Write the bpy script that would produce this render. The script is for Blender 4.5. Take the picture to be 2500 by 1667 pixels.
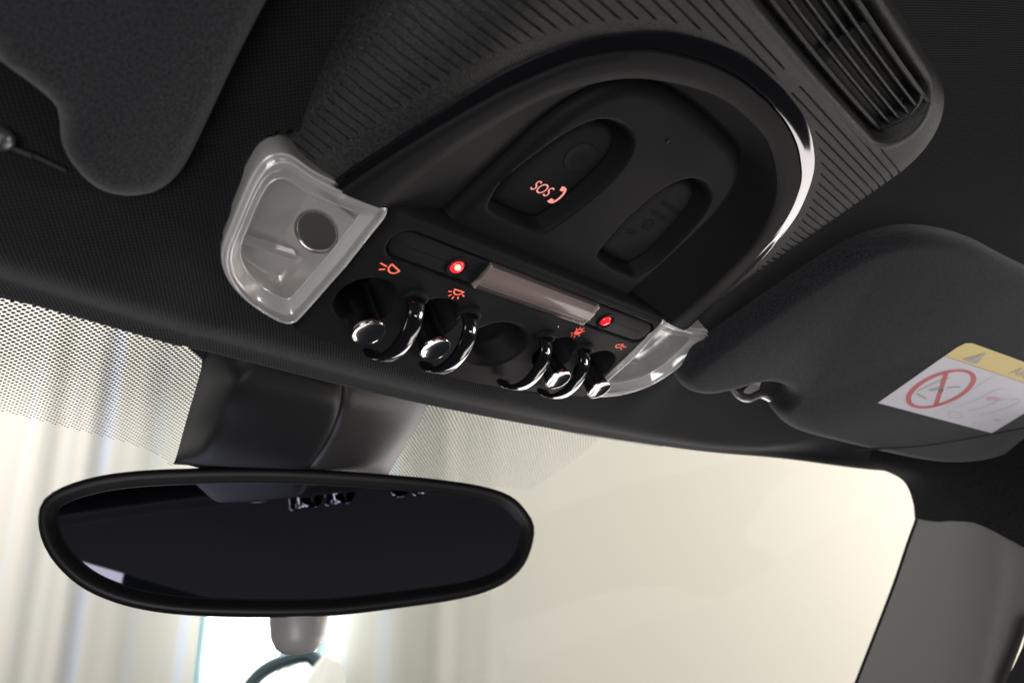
import bpy, bmesh, math, random
import numpy as np
from mathutils import Matrix, Vector
random.seed(7)
rng = np.random.default_rng(5)
for o in list(bpy.data.objects): bpy.data.objects.remove(o)
SC = bpy.context.scene
COL = SC.collection

# ------------------------------------------------------------------ frame
# All shapes are laid out in console coordinates (u right, v forward, w up through
# the roof), 1 unit = 0.18 m; the console leans 36 degrees forward in the world.
S = 0.18
TILT = math.radians(36)
RT = Matrix.Rotation(-TILT, 3, 'X')
def W(p): return RT @ (Vector((float(p[0]), float(p[1]), float(p[2]))) * S)

# ------------------------------------------------------------------ camera
CAMP = np.array([-1.172, 0.0, -1.0])
CR = np.array([[0.67666484, -0.60719888, -0.41645434],      # camera right  (u,v,w)
               [0.19341992, 0.69233685, -0.69516791],       # camera down
               [0.71043186, 0.38984511, 0.58592436]])       # camera forward
FPX = 1800.0
cam = bpy.data.cameras.new('camera'); camo = bpy.data.objects.new('camera', cam)
COL.objects.link(camo)
r = RT @ Vector(CR[0]); up = RT @ Vector(-CR[1]); bk = RT @ Vector(-CR[2])
M4 = Matrix((r, up, bk)).transposed().to_4x4(); M4.translation = W(CAMP)
camo.matrix_world = M4
cam.sensor_width = 36.0; cam.lens = 36.0*FPX/2500.0
cam.clip_start = 0.005; cam.clip_end = 100
cam.dof.use_dof = True; cam.dof.focus_distance = 0.30; cam.dof.aperture_fstop = 14
SC.camera = camo

# ------------------------------------------------------------------ world, exposure
wd = bpy.data.worlds.new('World'); SC.world = wd; wd.use_nodes = True
bg = wd.node_tree.nodes['Background']
bg.inputs[0].default_value = (0.75, 0.85, 1.0, 1); bg.inputs[1].default_value = 0.02
SC.view_settings.view_transform = 'Standard'; SC.view_settings.look = 'None'
SC.view_settings.gamma = 1.0; SC.view_settings.exposure = 0.0
SC.view_settings.use_curve_mapping = False

FH = RT @ Vector(CR[2]); FH.z = 0; FH.normalize()           # horizontal heading of the view
RH = Vector((FH.y, -FH.x, 0))                               # to its right
CW = W(CAMP)
def room(a, b, z): return CW + RH*a + FH*b + Vector((0, 0, z))   # metres right, ahead, up
def lamp(name, loc, target, sx, sy, power, col):
    l = bpy.data.lights.new(name, 'AREA'); l.shape = 'RECTANGLE'; l.size = sx; l.size_y = sy
    l.energy = power; l.color = col
    o = bpy.data.objects.new(name, l); COL.objects.link(o); o.location = loc
    o.rotation_euler = (Vector(target)-Vector(loc)).to_track_quat('-Z', 'Y').to_euler()
    return o
# unseen area lamps: two wall washers beyond the bonnet, lamps outside the side windows, two added fills, one behind the car
lamp('wall_washer', room(-3.6, 1.9, 1.2), room(0.2, 3.6, 0.5), 1.0, 2.6, 115, (1, .975, .95))
lamp('wall_washer', room(4.6, 1.7, 1.2), room(1.2, 3.6, 0.5), 1.0, 2.6, 350, (1, .965, .91))
lamp('passenger_side_softbox', Vector((1.15, -.05, -.66)), Vector((0.05, 0.05, -.03)), .42, .62, 4.8, (1, .93, .90))
lamp('passenger_side_fill', Vector((1.20, .56, -.58)), Vector((0.05, 0.05, -.03)), .90, .60, 10.0, (1, .94, .91))  # added fill lamp for the right side of the console
lamp('driver_side_fill', Vector((-1.05, -.85, -.80)), Vector((-.05, 0.05, -.05)), .8, .8, 18.0, (1, .985, .97))  # added fill lamp from below and behind, brightens the map lamp lenses
lamp('driver_window_light', Vector((-1.25, -.60, .06)), Vector((-.05, 0.05, -.05)), .9, .55, 3.5, (1, .92, .87))
lamp('rear_softbox', Vector((-.25, -1.9, -.10)), Vector((0, 0, 0)), .9, .30, 3.0, (1, .97, .94))

# ------------------------------------------------------------------ materials
def mat(name, col=(.02,.02,.02), rough=.5, metal=0., spec=.5, bump=None, coat=0., sheen=0., emit=None, es=0., var=0., mot=None):
    m = bpy.data.materials.new(name); m.use_nodes = True
    nt = m.node_tree; b = nt.nodes['Principled BSDF']
    b.inputs['Base Color'].default_value = (*col, 1)
    b.inputs['Roughness'].default_value = rough; b.inputs['Metallic'].default_value = metal
    b.inputs['Specular IOR Level'].default_value = spec
    b.inputs['Coat Weight'].default_value = coat; b.inputs['Coat Roughness'].default_value = .05
    b.inputs['Sheen Weight'].default_value = sheen
    if emit: b.inputs['Emission Color'].default_value = (*emit, 1); b.inputs['Emission Strength'].default_value = es
    tc = nt.nodes.new('ShaderNodeTexCoord')
    if var:
        n = nt.nodes.new('ShaderNodeTexNoise'); n.inputs['Scale'].default_value = 35; n.inputs['Detail'].default_value = 5
        nt.links.new(tc.outputs['Object'], n.inputs['Vector'])
        mr = nt.nodes.new('ShaderNodeMapRange'); mr.inputs[1].default_value = .3; mr.inputs[2].default_value = .7
        mr.inputs[3].default_value = max(rough-var, 0.01); mr.inputs[4].default_value = rough+var
        nt.links.new(n.outputs['Fac'], mr.inputs[0]); nt.links.new(mr.outputs[0], b.inputs['Roughness'])
    if mot:
        n = nt.nodes.new('ShaderNodeTexNoise'); n.inputs['Scale'].default_value = mot; n.inputs['Detail'].default_value = 2
        nt.links.new(tc.outputs['Object'], n.inputs['Vector'])
        r_ = nt.nodes.new('ShaderNodeMapRange'); r_.inputs[1].default_value = .36; r_.inputs[2].default_value = .64; nt.links.new(n.outputs['Fac'], r_.inputs[0])
        x_ = nt.nodes.new('ShaderNodeMix'); x_.data_type = 'RGBA'; x_.inputs[6].default_value = (*[c*.45 for c in col], 1); x_.inputs[7].default_value = (*[c*1.7 for c in col], 1)
        nt.links.new(r_.outputs[0], x_.inputs[0]); nt.links.new(x_.outputs[2], b.inputs['Base Color'])
    if bump:
        kind, sc, st, dist = bump
        bn = nt.nodes.new('ShaderNodeBump'); bn.inputs['Strength'].default_value = st; bn.inputs['Distance'].default_value = dist
        if kind == 'noise':
            t = nt.nodes.new('ShaderNodeTexNoise'); t.inputs['Scale'].default_value = sc; t.inputs['Detail'].default_value = 3
            nt.links.new(tc.outputs['Object'], t.inputs['Vector']); h = t.outputs['Fac']
        elif kind == 'grain':
            t = nt.nodes.new('ShaderNodeTexVoronoi'); t.inputs['Scale'].default_value = sc
            nt.links.new(tc.outputs['Object'], t.inputs['Vector']); h = t.outputs['Distance']
        else:      # knit: crossed waves
            hs = []
            for d, ang in (('X', 0.55), ('Y', 0.55)):
                mp = nt.nodes.new('ShaderNodeMapping'); mp.inputs['Rotation'].default_value = (0, 0, ang)
                nt.links.new(tc.outputs['Object'], mp.inputs['Vector'])
                wv = nt.nodes.new('ShaderNodeTexWave'); wv.bands_direction = d; wv.inputs['Scale'].default_value = sc
                wv.inputs['Distortion'].default_value = .6; wv.inputs['Detail'].default_value = 1
                wv.inputs['Detail Scale'].default_value = .4
                nt.links.new(mp.outputs[0], wv.inputs['Vector']); hs.append(wv.outputs['Fac'])
            mu = nt.nodes.new('ShaderNodeMath'); mu.operation = 'MULTIPLY'
            nt.links.new(hs[0], mu.inputs[0]); nt.links.new(hs[1], mu.inputs[1]); h = mu.outputs[0]
            mx = nt.nodes.new('ShaderNodeMix'); mx.data_type = 'RGBA'
            mx.inputs[6].default_value = (*[c*.55 for c in col], 1); mx.inputs[7].default_value = (*[c*1.9 for c in col], 1)
            nt.links.new(h, mx.inputs[0]); nt.links.new(mx.outputs[2], b.inputs['Base Color'])
        nt.links.new(h, bn.inputs['Height']); nt.links.new(bn.outputs[0], b.inputs['Normal'])
    return m
def clear(name, tint=(1,1,1), gloss=.06, rough=.03, frost=0., fcol=(.7,.7,.7), thin=.9, gmax=.6):
    """thin clear plastic or glass: see-through, fresnel mirror, optional milky share"""
    m = bpy.data.materials.new(name); m.use_nodes = True; nt = m.node_tree; nt.nodes.clear()
    out = nt.nodes.new('ShaderNodeOutputMaterial')
    tr = nt.nodes.new('ShaderNodeBsdfTransparent'); tr.inputs[0].default_value = (*[thin*t for t in tint], 1)
    gl = nt.nodes.new('ShaderNodeBsdfGlossy'); gl.inputs['Roughness'].default_value = rough
    lw = nt.nodes.new('ShaderNodeLayerWeight'); lw.inputs[0].default_value = .35
    mr = nt.nodes.new('ShaderNodeMapRange'); mr.inputs[3].default_value = gloss; mr.inputs[4].default_value = gmax
    nt.links.new(lw.outputs['Fresnel'], mr.inputs[0])
    base = tr.outputs[0]
    if frost:
        df = nt.nodes.new('ShaderNodeBsdfDiffuse'); df.inputs[0].default_value = (*fcol, 1)
        tl = nt.nodes.new('ShaderNodeBsdfTranslucent'); tl.inputs[0].default_value = (*fcol, 1)
        m1 = nt.nodes.new('ShaderNodeMixShader'); m1.inputs[0].default_value = .45
        nt.links.new(df.outputs[0], m1.inputs[1]); nt.links.new(tl.outputs[0], m1.inputs[2])
        m2 = nt.nodes.new('ShaderNodeMixShader'); m2.inputs[0].default_value = frost
        nt.links.new(tr.outputs[0], m2.inputs[1]); nt.links.new(m1.outputs[0], m2.inputs[2]); base = m2.outputs[0]
    m3 = nt.nodes.new('ShaderNodeMixShader')
    nt.links.new(mr.outputs[0], m3.inputs[0]); nt.links.new(base, m3.inputs[1]); nt.links.new(gl.outputs[0], m3.inputs[2])
    nt.links.new(m3.outputs[0], out.inputs[0])
    return m
MT = dict(
    housing=mat('grained_plastic', (.0125,.0122,.0121), .52, bump=('grain', 2600, .8, .00016), spec=.32, mot=1300),
    bezel=mat('satin_plastic', (.0075,.0075,.0079), .62, spec=.10, bump=('grain', 3200, .22, .0001), var=.04),
    plate=mat('soft_touch_plastic', (.0075,.0075,.008), .60, spec=.07, bump=('noise', 4000, .12, .0001), var=.05),
    gloss=mat('piano_black', (.004,.004,.005), .05, spec=.6, coat=.6),
    guard=mat('black_guard', (.005,.005,.006), .13, spec=.6, coat=.5),
    chrome=mat('chrome', (.60,.595,.59), .14, metal=1., var=.03),
    dark=mat('cavity_black', (.004,.004,.004), .6),
    hlplain=mat('headliner_cloth', (.0080,.0080,.0094), .95, sheen=.09, spec=.05, bump=('noise', 1500, .4, .0003), mot=1200),
    hliner=mat('headliner_knit', (.0080,.0080,.0094), .95, sheen=.09, spec=.05, bump=('knit', 300, .55, .0004)),
    visor=mat('visor_cloth', (.0125,.0125,.0148), .92, sheen=.18, spec=.06, bump=('noise', 2100, .9, .0005), mot=1500),
    pillar=mat('pillar_plastic', (.105,.100,.094), .62, bump=('grain', 2000, .25, .0001)),
    knob=mat('knob_grey', (.22,.21,.21), .4),
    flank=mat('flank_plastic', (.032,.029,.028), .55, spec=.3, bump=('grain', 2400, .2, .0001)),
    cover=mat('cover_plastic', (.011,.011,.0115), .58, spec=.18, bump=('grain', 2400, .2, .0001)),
    mirbody=mat('mirror_body', (.006,.006,.0065), .45, spec=.2, bump=('grain', 2600, .15, .0001)),
    mirglass=mat('mirror_glass', (.20,.21,.28), .012, metal=1.),
    frost=clear('milky_lens', (.97,.96,.95), .10, .07, .36, (.92,.90,.885)),
    bulb=mat('bulb_recess', (.006,.006,.006), .45, spec=.15),
    edge=clear('lens_edge', (1,.99,.98), .22, .06, .55, (.95,.93,.92)),
    pane=clear('lens_pane', (1,.98,.97), .05, .03, .09, (.92,.89,.87)),
    reflector=mat('reflector', (.72,.70,.685), .24, metal=.50, var=.08),
    diffuser=mat('light_bar_back', (.24,.20,.19), .35, bump=('noise', 300, .1, .0003)),
    barlens=clear('light_bar_lens', (.95,.9,.88), .03, .07, .14, (.55,.48,.46), gmax=.18),
    glass=clear('windscreen_glass', (.99,1,.99), .001, .0, thin=.985, gmax=.006),
    frit=mat('black_ceramic', (.004,.004,.0045), .5),
    red=mat('red_led', (.5,.01,.01), .25, emit=(1,.02,.03), es=1.6),
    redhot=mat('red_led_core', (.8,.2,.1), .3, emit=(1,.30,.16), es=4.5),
    redlow=mat('red_led_low', (.35,.01,.012), .22, emit=(1,.015,.03), es=.75),
    icon=mat('backlit_orange', (.3,.05,.03), .5, emit=(1,.17,.09), es=.95),
    iconr=mat('backlit_red', (.3,.04,.03), .5, emit=(1,.10,.065), es=.75),
    sos=mat('backlit_salmon', (.3,.12,.1), .5, emit=(1,.34,.30), es=.80),
    engr=mat('unlit_lettering', (.0045,.0045,.0048), .6, spec=.05),
    lwhite=mat('label_white', (.64,.62,.68), .55, bump=('noise', 1800, .1, .0001)),
    lyellow=mat('label_yellow', (.74,.58,.21), .55, bump=('noise', 1800, .1, .0001)),
    lred=mat('label_red', (.55,.10,.12), .55), lgrey=mat('label_grey', (.36,.35,.39), .55),
    lfaint=mat('label_faint_grey', (.50,.48,.52), .55), lpink=mat('label_pink', (.62,.40,.42), .55),
    steel=mat('clip_steel', (.10,.10,.11), .34, metal=.7),
    wall=mat('cream_wall', (.80,.755,.64), .8, bump=('noise', 6, .2, .01)),
    wframe=mat('cyan_frame', (.62,.88,.94), .4),
    sky=mat('window_daylight', (.9,.9,.9), .6, emit=(.93,1,.99), es=3.2),
    carwhite=mat('car_white', (.75,.74,.70), .25, coat=.5), carglass=mat('car_glass', (.10,.14,.16), .15),
)
def curtain_mat():
    m = mat('curtain_painted_light', (.6,.55,.47), .85); nt = m.node_tree; b = nt.nodes['Principled BSDF']
    tc = nt.nodes.new('ShaderNodeTexCoord'); sp = nt.nodes.new('ShaderNodeSeparateXYZ'); nt.links.new(tc.outputs['Object'], sp.inputs[0])
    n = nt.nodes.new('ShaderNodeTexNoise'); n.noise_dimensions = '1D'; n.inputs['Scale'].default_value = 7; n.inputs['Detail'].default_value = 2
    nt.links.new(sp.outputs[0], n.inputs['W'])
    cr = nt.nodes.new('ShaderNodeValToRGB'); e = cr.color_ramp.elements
    e[0].position = .34; e[0].color = (.74,.70,.64,1); e[1].position = .68; e[1].color = (.75,.78,.85,1)  # pale blue stripes: bluish light on the pleats put into the colour
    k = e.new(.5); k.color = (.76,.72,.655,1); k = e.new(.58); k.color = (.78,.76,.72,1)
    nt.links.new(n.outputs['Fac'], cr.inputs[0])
    mr = nt.nodes.new('ShaderNodeMapRange'); mr.interpolation_type = 'SMOOTHSTEP'; mr.inputs[1].default_value = -.85; mr.inputs[2].default_value = .35
    nt.links.new(sp.outputs[0], mr.inputs[0]); mx = nt.nodes.new('ShaderNodeMix'); mx.data_type = 'RGBA'
    mx.inputs[7].default_value = (.83,.79,.69,1); nt.links.new(mr.outputs[0], mx.inputs[0]); nt.links.new(cr.outputs[0], mx.inputs[6])
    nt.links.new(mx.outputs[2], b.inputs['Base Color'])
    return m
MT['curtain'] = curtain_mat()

# ------------------------------------------------------------------ object helpers
def setp(o, label=None, cat=None, group=None, kind=None):
    if label: o['label'] = label
    if cat: o['category'] = cat
    if group: o['group'] = group
    if kind: o['kind'] = kind
    return o
def thing(name, org, label, cat, group=None, kind=None):
    o = bpy.data.objects.new(name, None); COL.objects.link(o)
    o.empty_display_size = .02
    o.location = W(org); o.rotation_euler = (-TILT, 0, 0); o['org'] = list(map(float, org))
    return setp(o, label, cat, group, kind)
def org_of(o):
    while o.parent: o = o.parent
    return np.array(o['org'])
def mesh(name, verts, faces, m, parent=None, smooth=30, org=None, sub=0):
    """verts in console units; a child of parent (identity offset) or top-level at org"""
    v = np.asarray(verts, float)
    if parent is not None: og = org_of(parent)
    else: og = np.array(org if org is not None else v.mean(0))
    me = bpy.data.meshes.new(name)
    me.from_pydata(((v-og)*S).tolist(), [], [list(map(int, f)) for f in faces])
    bm = bmesh.new(); bm.from_mesh(me)
    bmesh.ops.remove_doubles(bm, verts=bm.verts, dist=1e-6)
    bmesh.ops.recalc_face_normals(bm, faces=bm.faces)
    bm.to_mesh(me); bm.free()
    for p in me.polygons: p.use_smooth = True
    me.set_sharp_from_angle(angle=math.radians(smooth))
    me.materials.append(MT[m] if isinstance(m, str) else m)
    o = bpy.data.objects.new(name, me); COL.objects.link(o)
    if parent is not None: o.parent = parent
    else:
        o.location = W(og); o.rotation_euler = (-TILT, 0, 0); o['org'] = og.tolist()
    return o
def grid(rows, closed=False):
    rows = [np.asarray(r_, float) for r_ in rows]; n = len(rows[0]); V = np.concatenate(rows); F = []
    for j in range(len(rows)-1):
        for i in range(n if closed else n-1):
            a = j*n+i; b = j*n+(i+1) % n
            F.append((a, b, b+n, a+n))
    return V, F
def join(*parts):
    V = []; F = []; k = 0
    for v, f in parts:
        V.append(np.asarray(v, float)); F += [tuple(i+k for i in q) for q in f]; k += len(v)
    return np.concatenate(V), F
def catmull(P, n, closed=False):
    P = np.asarray(P, float); m = len(P)
    if closed: Q = np.vstack([P[-1], P, P[0], P[1]]); seg = m
    else: Q = np.vstack([2*P[0]-P[1], P, 2*P[-1]-P[-2]]); seg = m-1
    out = []
    for s in range(seg):
        p0, p1, p2, p3 = Q[s:s+4]
        for t in np.linspace(0, 1, 24, endpoint=False):
            out.append(.5*(2*p1+(p2-p0)*t+(2*p0-5*p1+4*p2-p3)*t*t+(3*p1-p0-3*p2+p3)*t**3))
    out.append(P[0] if closed else P[-1]); out = np.array(out)
    d = np.r_[0, np.cumsum(np.linalg.norm(np.diff(out, axis=0), axis=1))]
    q = np.linspace(0, d[-1], n+1 if closed else n)
    res = np.stack([np.interp(q, d, out[:, k]) for k in range(P.shape[1])], 1)
    return res[:-1] if closed else res
def inset(P, d):
    """offset a closed 2-D curve inwards by d"""
    P = np.asarray(P, float); T = np.roll(P, -1, 0)-np.roll(P, 1, 0)
    T /= np.linalg.norm(T, axis=1)[:, None]+1e-12
    A = .5*np.sum(P[:, 0]*np.roll(P[:, 1], -1)-np.roll(P[:, 0], -1)*P[:, 1])
    N = np.stack([-T[:, 1], T[:, 0]], 1)*np.sign(A)
    return P+N*d
def fan(ring):
    """cap a ring by shrinking rows to its centre"""
    ring = np.asarray(ring, float); c = ring.mean(0); rows = [c+(ring-c)*s for s in (1, .7, .4, .15, .001)]
    return grid(rows, True)
def triangulate(ring):
    ring = np.asarray(ring, float); bm = bmesh.new(); vs = [bm.verts.new(p) for p in ring]; f = bm.faces.new(vs)
    res = bmesh.ops.triangulate(bm, faces=[f], ngon_method='EAR_CLIP'); bm.verts.index_update()
    F = [tuple(v.index for v in g.verts) for g in bm.faces]; bm.free(); return ring, F
def tube(path, rad, n=10, cap=True, flat=None):
    path = np.asarray(path, float); R_ = np.full(len(path), rad) if np.isscalar(rad) else np.asarray(rad)
    rows = []; prev = None
    for i, p in enumerate(path):
        t = path[min(i+1, len(path)-1)]-path[max(i-1, 0)]; t /= np.linalg.norm(t)
        a = np.cross(t, prev if prev is not None else ([0, 0, 1] if abs(t[2]) < .9 else [1, 0, 0])); 
        a /= np.linalg.norm(a); b = np.cross(a, t); prev = b
        an = np.linspace(0, 2*np.pi, n, endpoint=False)
        rows.append(p+R_[i]*(np.outer(np.cos(an), a)+np.outer(np.sin(an), b)))
    V, F = grid(rows, True)
    if cap: F.append(tuple(range(n))[::-1]); F.append(tuple(range(len(V)-n, len(V))))
    return V, F
def lathe(c, axis, prof, n=28):
    """prof: list of (distance along axis, radius)"""
    axis = np.array(axis, float); axis /= np.linalg.norm(axis); a = np.cross(axis, [1, 0, 0.01]); a /= np.linalg.norm(a); b = np.cross(axis, a)
    an = np.linspace(0, 2*np.pi, n, endpoint=False); rows = []
    for h, r_ in prof: rows.append(np.array(c)+axis*h+r_*(np.outer(np.cos(an), a)+np.outer(np.sin(an), b)))
    return grid(rows, True)
def box(c, s, bev=0.0):
    c = np.array(c, float); h = np.array(s, float)/2
    if not bev:
        V = [c+h*np.array([x, y, z]) for x in (-1, 1) for y in (-1, 1) for z in (-1, 1)]
        return np.array(V), [(0,1,3,2),(4,6,7,5),(0,4,5,1),(2,3,7,6),(0,2,6,4),(1,5,7,3)]
    x, y, z = h; b = bev
    an = np.linspace(0, 2*np.pi, 4, endpoint=False)+np.pi/4
    def ring(ix, iy, w_): return [c+np.array([sx*ix, sy*iy, w_]) for sx, sy in ((1,1),(-1,1),(-1,-1),(1,-1))]
    def oct(ix, iy, k, w_):
        return [c+np.array(q+[w_]) for q in ([ix, iy-k], [ix-k, iy], [-ix+k, iy], [-ix, iy-k], [-ix, -iy+k], [-ix+k, -iy], [ix-k, -iy], [ix, -iy+k])]
    rows = [oct(x-b, y-b, b*.6, -z), oct(x, y, b, -z+b), oct(x, y, b, z-b), oct(x-b, y-b, b*.6, z)]
    V, F = grid(rows, True); F.append(tuple(range(8))); F.append(tuple(range(len(V)-8, len(V)))); return V, F
def sdf(P, U, V):
    """signed distance (inside positive) of points to a closed 2-D polygon"""
    P = np.asarray(P, float); x = U.ravel(); y = V.ravel(); best = np.full(x.shape, 1e9); ins = np.zeros(x.shape, bool)
    for i in range(len(P)):
        a = P[i]; b = P[(i+1) % len(P)]; ab = b-a
        t = np.clip(((x-a[0])*ab[0]+(y-a[1])*ab[1])/(ab@ab+1e-15), 0, 1)
        best = np.minimum(best, np.hypot(x-a[0]-t*ab[0], y-a[1]-t*ab[1]))
        c = ((a[1] > y) != (b[1] > y)); xi = a[0]+(y-a[1])/(b[1]-a[1]+1e-15)*(b[0]-a[0]); ins ^= c & (x < xi)
    return np.where(ins, best, -best).reshape(U.shape)
def ss(a, b, x):
    t = np.clip((np.asarray(x, float)-a)/(b-a), 0, 1); return t*t*(3-2*t)
def ray(px, py):                       # a sight line of the survey photograph (2352-wide pixels)
    k = 2500/2352; d = np.array([px*k-1250, py*k-833.5, FPX]); return CR.T @ d
def on_u(px, py, u): d = ray(px, py); return CAMP+d*((u-CAMP[0])/d[0])
def on_pl(px, py, a, b, c):            # plane w = a + b u + c v
    d = ray(px, py); t = (a+b*CAMP[0]+c*CAMP[1]-CAMP[2])/(d[2]-b*d[0]-c*d[1]); return CAMP+t*d
def text_mesh(body, size, fn, name, m, parent, shear=0., align='CENTER'):
    cu = bpy.data.curves.new('t', 'FONT'); cu.body = body; cu.size = size; cu.align_x = align; cu.align_y = 'CENTER'; cu.shear = shear
    to = bpy.data.objects.new('t', cu); COL.objects.link(to)
    dg = bpy.context.evaluated_depsgraph_get(); me = to.evaluated_get(dg).to_mesh()
    V = [fn(v.co.x, v.co.y) for v in me.vertices]; F = [tuple(p.vertices) for p in me.polygons]
    to.evaluated_get(dg).to_mesh_clear(); bpy.data.objects.remove(to); bpy.data.curves.remove(cu)
    return mesh(name, V, F, m, parent)
def stroke(pts, width, fn, n=24, closed=False):
    """flat ribbon along a 2-D path mapped by fn(x,y)->uvw"""
    P = catmull(pts, n, closed) if len(pts) > 2 else np.asarray(pts, float)
    T = (np.roll(P, -1, 0)-np.roll(P, 1, 0)) if closed else np.gradient(P, axis=0)
    T /= np.linalg.norm(T, axis=1)[:, None]; N = np.stack([-T[:, 1], T[:, 0]], 1)*width/2
    A = [fn(*q) for q in P+N]; B = [fn(*q) for q in P-N]
    if closed: A.append(A[0]); B.append(B[0])
    return grid([A, B])

# ================================================================== SETTING
HDR = np.array([(-3.6,.42),(-.92,.82),(-.62,.859),(-.07,.903),(.54,.905),(1.14,.868),(1.66,.797),(2.33,.703),(2.9,.57)])
HC = catmull(HDR, 200)
def hsc(u): return 1+.135*(1-ss(.9, 2.3, u))
_hk = hsc(HC[:, 0]); HW = -.026*HC[:, 0]**2
HN = np.stack([CAMP[0]+_hk*(HC[:, 0]-CAMP[0]), _hk*HC[:, 1], -1+_hk*(HW+1)], 1)
def v_h(u): return np.interp(u, HN[:, 0], HN[:, 1])
def w_h(u): return np.interp(u, HN[:, 0], HN[:, 2])
def headliner_w(u, v):
    s = v_h(u)-v
    front = w_h(u)*(1-ss(0, .16, s))+(.035-.026*u**2)*ss(0, .16, s)
    w = front+.070*ss(.16, .80, s)-.03*ss(.2, .9, s)*np.minimum(u**2, 5)
    t = np.maximum(-.45-v, 0); w = w-.727*np.where(t < .5, t*t, t-.25)          # roof levels out behind
    # pushed up out of the way over the console, and drawn down to its flange at the map lamp
    R_ = np.array([(-.48,.765),(-.55,.745),(-.605,.712),(-.64,.675),(-.658,.635),(-.668,.575),(-.676,.508),(-.665,.465),(-.62,.44),(-.58,-.25),(-.45,-.31),(.45,-.31),(.58,-.25),(.62,.44),(.665,.465),(.676,.508),(.668,.575),(.658,.635),(.64,.675),(.605,.712),(.55,.745),(.48,.765),(.3,.80),(-.3,.80)])
    d = sdf(R_, u, v)
    w = w+.32*ss(-.010, .010, d)
    w = w-.016*np.exp(-((np.abs(u)-.72)/.10)**2-((v-.62)/.16)**2)*(d < 0.02)
    return w
us = np.unique(np.r_[np.linspace(-3.5, -1.1, 28), np.linspace(-1.1, 1.1, 260), np.linspace(1.1, 2.75, 50)])
rows = []
for dv, dw in ((.035, .16), (.016, .05), (.006, .012)):
    rows.append(np.stack([us, v_h(us)+dv, w_h(us)+dw], 1))
for t in np.r_[0, .008, .02, .035, np.linspace(.05, 1.4, 110), np.linspace(1.45, 8.5, 50)]:
    v = v_h(us)-t; rows.append(np.stack([us, v, headliner_w(us, v)-.004*ss(0, .012, t)*(t < .05)], 1))
V, F = grid(rows)
hl = mesh('headliner', V, F, 'hliner', org=(0, 0, .1), smooth=60); setp(hl, 'black knitted fabric headliner over the windscreen', 'headliner', kind='structure')

# ---- windscreen (glass sheet, printed border, dot fade)
def gw(u, v): return -.085+.3*v-.035*np.asarray(u)**2*ss(.9, 2.6, np.abs(u))
GA, GB = -.085, .3
def repl(P):           # border and dot outlines moved from the surveyed sheet onto the glass
    out = []
    for x, y in P:
        p = np.array((x, y, -.141+.3*y)); d = p-CAMP; t = (GA-CAMP[2])/(d[2]-GB*d[1]); q_ = CAMP+t*d; out.append((q_[0], q_[1]))
    return out
ws = thing('windshield', (0, .9, .12), 'clear curved car windscreen with black dotted border in front of the mirror', 'windshield')
rows = []
for v in np.linspace(.95, 6.5, 26):
    u = np.linspace(-3.4, 3.1, 40); rows.append(np.stack([u, np.full_like(u, v), gw(u, v)-.035*u**2*ss(.87, 2.2, v)*.6+.012], 1))
V, F = grid(rows); mesh('glass', V, F, 'glass', ws)
def G(x, y, off=0): return (x, y, GA+GB*y+off)
band = [(-1.5,.80),(-1.5,.966),(-.9,.966),(-.75,.972),(-.60,.99),(-.54,1.008),(-.495,1.04),(-.468,1.095),(-.43,1.19),(-.386,1.307),(-.34,1.44),(-.302,1.562),(-.1,1.64),(.28,1.5),(.22,1.2),(.132,1.062),(.42,1.066),(.9,1.088),(1.4,1.08),(1.4,.80)]
v_, f_ = triangulate([G(x, y) for x, y in repl(band)]); mesh('black_border', v_, f_, 'frit', ws)
def dots(name, poly, pitch, r0, fade):
    poly = np.array(repl(poly)); lo = poly.min(0)-.02; hi = poly.max(0)+.02; pts = []
    c, s_ = math.cos(.62), math.sin(.62); n = int(max(hi-lo)/pitch*1.6)
    cx, cy = (lo+hi)/2; I, J = np.meshgrid(np.arange(-n, n), np.arange(-n, n))
    X = cx+pitch*(c*I-s_*J); Y = cy+pitch*(s_*I+c*J)*1.05; X, Y = X.ravel(), Y.ravel(); d = sdf(poly, X, Y); ok = d > 0
    X, Y, d = X[ok], Y[ok], d[ok]; rr = r0*fade(X, Y); ok = rr > r0*.28; X, Y, rr = X[ok], Y[ok], rr[ok]
    an = np.linspace(0, 2*np.pi, 7, endpoint=False); V = []; F = []
    for k, (x, y, q) in enumerate(zip(X, Y, rr)):
        V += [G(x+q*math.cos(a), y+q*math.sin(a), -.001) for a in an]; F.append(tuple(range(7*k, 7*k+7)))
    o = mesh(name, V, F, 'frit', ws); o['kind'] = 'stuff'; return o
dots('dot_fade', [(-1.3,.95),(-.75,.965),(-.60,.985),(-.53,1.01),(-.49,1.045),(-.46,1.10),(-.38,1.31),(-.295,1.60),(-.36,1.53),(-.466,1.47),(-.628,1.42),(-.77,1.375),(-1.3,1.22)], .0100, .0038,
     lambda x, y: np.clip(1.1-.5*ss(1.15, 1.62+.25*(x+.5), y), .3, 1.1))
dots('dot_fade', [(.13,1.05),(.42,1.06),(.90,1.08),(1.0,1.09),(1.06,1.22),(1.17,1.56),(.8,1.58),(.3,1.58),(.37,1.5),(.26,1.28)], .0098, .0036,
     lambda x, y: np.clip(1.0-.25*ss(.3, 1.1, x-.14*(y-1.2)), .0, 1.05))

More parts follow.
